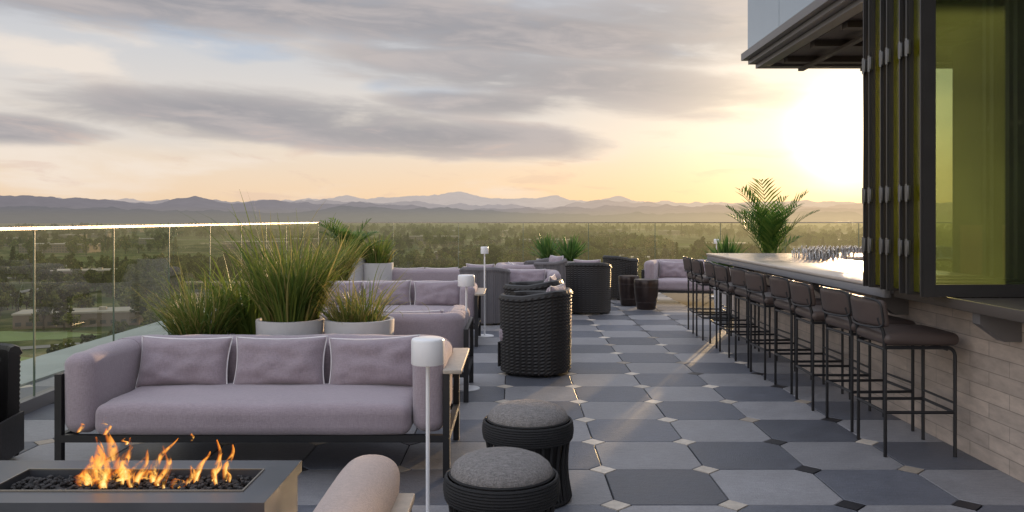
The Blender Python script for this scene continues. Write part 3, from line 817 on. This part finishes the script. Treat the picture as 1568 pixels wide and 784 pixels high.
# folding windows stack
fw=group('folding_window')
fr=MB(); gg=MB(); cg=MB(); yg=MB(); hg=MB()
zb,ztp=1.035,3.17
ylist=[4.94,5.12,5.21,5.39,5.48,5.66,5.75]
for k,y in enumerate(ylist):
    xa,xb=2.45,3.35; tw_=.062 if k else .075; th=.045
    fr.box(xa,xa+tw_,y,y+th,zb,ztp); fr.box(xb-tw_,xb,y,y+th,zb,ztp)
    fr.box(xa+tw_+.001,xb-tw_-.001,y+.001,y+th-.001,zb,zb+.075); fr.box(xa+tw_+.001,xb-tw_-.001,y+.001,y+th-.001,ztp-.075,ztp)
    fr.box(xa-.012,xa-.001,y+.006,y+.016,zb,ztp); 
    tgt=gg if k==0 else cg
    tgt.add([(xa+tw_,y+th/2,zb+.075),(xb-tw_,y+th/2,zb+.075),(xb-tw_,y+th/2,ztp-.075),(xa+tw_,y+th/2,ztp-.075)],[(0,1,2,3)])
for (y,yn) in zip(ylist[:-1],ylist[1:]):
    if yn-y>.12:
        yg.box(2.475,2.482,y+.055,yn-.01,zb+.02,ztp-.02)
    for z in(1.28,1.62,2.52,):
        hg.box(2.428,2.449,yn-.030,yn+.015,z,z+.09,bev=.004); hg.tube([(2.43,yn-.008,z-.01),(2.43,yn-.008,z+.10)],.009,8)
fr.obj('frames',framemetal,fw,smooth=False); gg.obj('textured_pane',greenglass,fw,smooth=False); cg.obj('panes',clearglass,fw,smooth=False); yg.obj('edge_glass',yelglass,fw,smooth=False); hg.obj('hinges',hinge,fw)

# building
bd=group('hotel_building')
mb=MB()
y=9.5; k=0
while y>-5:
    y2=y-1.13; mb.box(2.69,2.73,y2+.012,y-.0,3.42,5.2); mb.box(2.69,2.73,y2+.012,y,5.215,7.2); y=y2
x=2.732
while x<9: mb.box(x+.01,x+1.1,9.47,9.5,3.42,7.2); x+=1.12
mb.obj('facade_panels',panel,bd,smooth=False)
mb=MB(); mb.box(2.75,9,-5,9.46,3.30,7.3); mb.obj('core',fascia,bd,smooth=False)
mb=MB(); mb.box(2.63,2.745,-5,9.56,3.335,3.415); mb.box(2.70,2.86,-5,9.52,3.285,3.332); mb.box(2.78,2.90,-5,9.5,3.235,3.282)
mb.box(2.746,9,9.40,9.56,3.335,3.415); mb.box(2.862,9,9.38,9.52,3.286,3.333); mb.box(2.901,9,9.36,9.5,3.235,3.283)
mb.obj('fascia_trim',fascia,bd,smooth=False)
mb=MB(); 
mb.box(2.95,9,-5,9.3,3.26,3.296)
for y in [8.9,8.1,7.3,6.5,5.9]: mb.box(2.95,9,y,y+.12,3.20,3.258)
for x in [3.2,3.9,5.2]: mb.box(x,x+.06,-5,9.3,3.17,3.199)
mb.obj('soffit',soffitm,bd,smooth=False)
mb=MB(); mb.box(4.25,4.6,7.5,8.0,0,3.16); mb.box(4.61,9,7.6,7.8,0,3.16); mb.box(3.5,9,-5,-4.8,0,3.16); mb.box(8.8,9,-4.8,7.5,0,3.16)
mb.box(3.36,3.5,-4.7,4.6,1.04,3.16)
mb.obj('interior_walls',interior,bd,smooth=False)
mb=MB(); mb.box(4.0,5.4,6.9,7.4,1.0,1.45); mb.box(4.7,5.8,7.45,7.58,1.5,2.9); mb.obj('back_bar',interiorw,bd,smooth=False)

# ---------------------------------------------------------------- landscape
GZ=-46.
m,tt,oo=newmat('landscape')
pos=tt.new('ShaderNodeNewGeometry').outputs['Position']
a1=tt.noise(pos,.0035,4,.6); a2=tt.noise(pos,.02,4,.7); 
px_,py_,pz_=tt.sep(pos)
a3=tt.noise(tt.comb(tt.m('MULTIPLY',px_,.0006),tt.m('MULTIPLY',py_,.002),0.),1.,5,.6)
c=tt.ramp(a2,[(0,(.030,.040,.016)),(.46,(.05,.066,.024)),(.56,(.14,.14,.06)),(.70,(.24,.20,.12))])
c=tt.mix(tt.ss(a1,.5,.62),c,(.11,.13,.045))
c=tt.mix(tt.ss(a3,.54,.62),c,(.33,.26,.18))
p_=tt.new('ShaderNodeBsdfDiffuse'); tt.put(p_.inputs[0],c)
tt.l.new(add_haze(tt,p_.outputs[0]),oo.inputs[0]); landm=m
mb=MB(); mb.add([(-60000,-20000,GZ),(60000,-20000,GZ),(60000,60000,GZ),(-60000,60000,GZ)],[(0,1,2,3)]); mb.obj('ground',landm,smooth=False)

def hm(name,c,isl=0,rough=.8):
    m,tt,oo=newmat(name)
    tc=tt.new('ShaderNodeTexCoord').outputs['Object']; n_=tt.noise(tc,.3,4); f_=tt.m('MULTIPLY_ADD',n_,.4,.8)
    p=tt.new('ShaderNodeBsdfPrincipled'); tt.put(p.inputs['Base Color'],tt.vm('MULTIPLY',c,tt.comb(f_,f_,f_))); p.inputs['Roughness'].default_value=rough
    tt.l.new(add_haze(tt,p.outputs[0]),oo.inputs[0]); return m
roofm=hm('pale_roof',(.34,.30,.24)); wallm=hm('building_wall',(.17,.13,.10)); winm=hm('building_window',(.05,.05,.05),rough=.3); roadm=hm('asphalt_road',(.19,.175,.16)); lawnm=hm('lawn',(.15,.20,.05)); barkm=hm('bark',(.06,.045,.03))
def lowrise(cx,cy,w_,d_,h_,rz=0):
    mb=MB()
    mb.box(-w_/2,w_/2,-d_/2,d_/2,0,h_,0); mb.box(-w_/2-.4,w_/2+.4,-d_/2-.4,d_/2+.4,h_+.01,h_+.7,1)
    nfl=max(1,int(h_/3.6)); 
    for f in range(nfl):
        z=1.2+f*3.6
        nx=int(w_/4)
        for i in range(nx):
            x=-w_/2+(i+.5)*w_/nx
            for s_ in(-1,1):
                ya_=s_*d_/2; mb.box(x-1.2,x+1.2,ya_-.06,ya_+.06,z,z+1.7,2)
    mb.box(-w_*.2,-w_*.2+5,-2,2,h_+.71,h_+2.6,1); mb.box(w_*.15,w_*.15+3,-2,1,h_+.71,h_+2,1)
    mb.obj('lowrise_building',[wallm,roofm,winm],loc=(cx,cy,GZ),rz=rz,smooth=False)
BL=[(-195,372,50,18,6,.30),(-330,640,50,24,8,.2),(-60,1000,70,30,8,0),(120,860,50,24,8,.1),(-420,1350,100,40,11,.1),(60,1500,100,40,11,0),(-100,2600,200,50,12,0),(330,1300,80,36,10,-.1)]
rb_=random.Random(21)
for k in range(26):
    d=rb_.uniform(1300,3600); a=rb_.uniform(-.6,.45); BL.append((d*math.sin(a),d*math.cos(a),rb_.uniform(40,120),rb_.uniform(20,40),rb_.uniform(8,16),rb_.uniform(-.2,.2)))
for b in BL: lowrise(*b)
def road(pts,wd,mat,name,z):
    mb=MB(); vs=[]
    for i,p in enumerate(pts):
        a=Vector(pts[max(i-1,0)]); b=Vector(pts[min(i+1,len(pts)-1)]); d=(b-a).normalized(); n=Vector((-d.y,d.x))
        vs+=[(p[0]+n.x*wd/2,p[1]+n.y*wd/2,z),(p[0]-n.x*wd/2,p[1]-n.y*wd/2,z)]
    mb.add(vs,[(2*i,2*i+1,2*i+3,2*i+2) for i in range(len(pts)-1)]); mb.obj(name,mat,smooth=False)
r1=[(-260+ i*16,250+12*i+8*math.sin(i*.8)) for i in range(30)]
r2=[(-150-40*math.sin(i*.25)-i*14,240+i*26) for i in range(40)]
r3=[(-600+i*60,640+25*math.sin(i*.5)) for i in range(26)]
road(r1,8,roadm,'road',GZ+.25); road(r2,7,roadm,'road',GZ+.35); road(r3,10,roadm,'road',GZ+.45)
lawns=[(-165,262,42,24),(-205,335,32,14),(-120,480,50,20),(60,700,90,35)]
for cx,cy,a,b in lawns:
    mb=MB(); mb.add([(cx+a*math.cos(k/24*6.283)*(1+.2*math.sin(k)),cy+b*math.sin(k/24*6.283)*(1+.2*math.cos(k*1.7)),GZ+.15) for k in range(24)],[tuple(range(24))]); mb.obj('lawn',lawnm,smooth=False)

def treemesh(seed,conif=False):
    rr=random.Random(seed); mb=MB()
    mb.tube([(0,0,0),(.1,.05,2.5),(.0,.1,6)],[.35,.26,.12],5,mi=1)
    blobs=[]
    for k in range(9):
        a=rr.uniform(0,6.28); q=rr.uniform(.5,2.8); z=rr.uniform(3.0,8.5); blobs.append((Vector((q*math.cos(a),q*math.sin(a),z)),rr.uniform(1.3,2.3)*(1.15-z/16)))
        mb.tube([(0,0,2.5),(q*math.cos(a)*.5,q*math.sin(a)*.5,z-1),(q*math.cos(a),q*math.sin(a),z)],[.15,.09,.03],4,mi=1)
    if conif: blobs=[(Vector((0,0,2+i*1.1)),2.2*(1-i/9)) for i in range(8)]
    for k in range(420):
        c,r=rr.choice(blobs); v=Vector((rr.gauss(0,1),rr.gauss(0,1),rr.gauss(0,1))).normalized()*r*rr.uniform(.6,1.08); p=c+v
        u=Vector((rr.gauss(0,1),rr.gauss(0,1),rr.gauss(0,1))).normalized(); w2=(v.normalized()+u*.7).cross(u).normalized(); s_=rr.uniform(.28,.62)
        q2=w2.cross(u).normalized()
        mb.add([p+u*s_,p+q2*s_*.8,p-u*s_,p-q2*s_*.8],[(0,1,2,3)],0)
    me=bpy.data.meshes.new('tree_mesh'); me.from_pydata(mb.v,[],mb.f); me.materials.append(treem); me.materials.append(barkm); me.polygons.foreach_set('material_index',mb.mi); me.update(); return me
tm=[treemesh(s_) for s_ in (1,2,3)]+[treemesh(5,True)]
forest=group('distant_trees')
def near_road(x,y):
    for rd,w_ in((r1,8),(r2,8),(r3,10)):
        for p in rd:
            if abs(p[0]-x)<w_ and abs(p[1]-y)<w_+3: return True
    for b in BL:
        if abs(x-b[0])<b[2]/2+3 and abs(y-b[1])<b[3]/2+8: return True
    for cx,cy,a,b in lawns:
        if ((x-cx)/a)**2+((y-cy)/b)**2<1: return True
    return False
cnt=0
def plant(x,y,s_):
    o=bpy.data.objects.new('tree',tm[R.choice([0,0,1,1,2,2,3])]); o.parent=forest; col.objects.link(o)
    o.location=(x,y,GZ); o.rotation_euler[2]=R.uniform(0,6.28); o.scale=(s_*R.uniform(.85,1.2),s_*R.uniform(.85,1.2),s_*R.uniform(.8,1.2))
tries=0
while cnt<2500 and tries<20000:
    tries+=1
    d=math.sqrt(R.uniform(170**2,900**2)); a=R.uniform(-.66,.50); x=d*math.sin(a); y=d*math.cos(a)
    if near_road(x,y): continue
    if noise.noise(Vector((x*.012,y*.012,1)))<-.14: continue
    plant(x,y,R.uniform(.75,1.6)); cnt+=1
cnt=0
while cnt<2500:
    d=900+R.random()**1.4*3200; a=R.uniform(-.66,.50); x=d*math.sin(a); y=d*math.cos(a)
    if noise.noise(Vector((x*.004,y*.0025,5)))<-.02: 
        continue
    plant(x,y,R.uniform(1.0,1.6)*(1+d/3500)); cnt+=1

# mountains
def ridge(D,zf,cl,cc_,cr_,seed,amp,fx_):
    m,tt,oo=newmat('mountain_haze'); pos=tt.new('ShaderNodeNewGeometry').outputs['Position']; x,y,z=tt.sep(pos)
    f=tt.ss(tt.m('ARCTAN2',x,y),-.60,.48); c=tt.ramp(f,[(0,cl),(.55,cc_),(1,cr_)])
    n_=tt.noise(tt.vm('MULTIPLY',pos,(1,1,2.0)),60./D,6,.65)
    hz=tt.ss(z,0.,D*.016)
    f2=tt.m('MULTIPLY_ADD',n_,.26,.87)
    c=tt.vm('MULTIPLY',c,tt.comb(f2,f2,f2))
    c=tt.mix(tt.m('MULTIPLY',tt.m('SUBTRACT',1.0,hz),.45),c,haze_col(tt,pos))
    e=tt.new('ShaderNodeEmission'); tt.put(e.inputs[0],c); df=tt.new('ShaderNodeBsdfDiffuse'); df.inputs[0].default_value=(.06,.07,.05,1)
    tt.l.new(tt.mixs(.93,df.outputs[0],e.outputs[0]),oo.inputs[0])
    mb=MB(); N=1100; rows=5; vs=[]
    for i in range(N+1):
        a=-1.1+2.2*i/N; h=zf(a)
        for o,wt in ((0,1),(1,.5),(2,.27),(3,.14),(4,.08),(5,.04)):
            h+=amp*wt*(abs(noise.noise(Vector((a*fx_*(2**o)+seed,seed*1.7,o))))*-2+.55)
        h=max(h,.0005)
        for j in range(rows):
            v=j/(rows-1); dd=D*(1-.18*(1-v)); z_=(h*D+1.5)*v**1.2 +(GZ*(1-v))+ (0 if j in(0,rows-1) else D*.002*noise.noise(Vector((a*60,j,seed))))
            vs.append((dd*math.sin(a),dd*math.cos(a),z_))
    fs=[(i*rows+j,(i+1)*rows+j,(i+1)*rows+j+1,i*rows+j+1) for i in range(N) for j in range(rows-1)]
    mb.add(vs,fs); mb.obj('mountain_range',m)
pk=lambda a,a0,w_,h:h*math.exp(-((a-a0)/w_)**2)
T=lambda x:math.atan((x-787)/F)
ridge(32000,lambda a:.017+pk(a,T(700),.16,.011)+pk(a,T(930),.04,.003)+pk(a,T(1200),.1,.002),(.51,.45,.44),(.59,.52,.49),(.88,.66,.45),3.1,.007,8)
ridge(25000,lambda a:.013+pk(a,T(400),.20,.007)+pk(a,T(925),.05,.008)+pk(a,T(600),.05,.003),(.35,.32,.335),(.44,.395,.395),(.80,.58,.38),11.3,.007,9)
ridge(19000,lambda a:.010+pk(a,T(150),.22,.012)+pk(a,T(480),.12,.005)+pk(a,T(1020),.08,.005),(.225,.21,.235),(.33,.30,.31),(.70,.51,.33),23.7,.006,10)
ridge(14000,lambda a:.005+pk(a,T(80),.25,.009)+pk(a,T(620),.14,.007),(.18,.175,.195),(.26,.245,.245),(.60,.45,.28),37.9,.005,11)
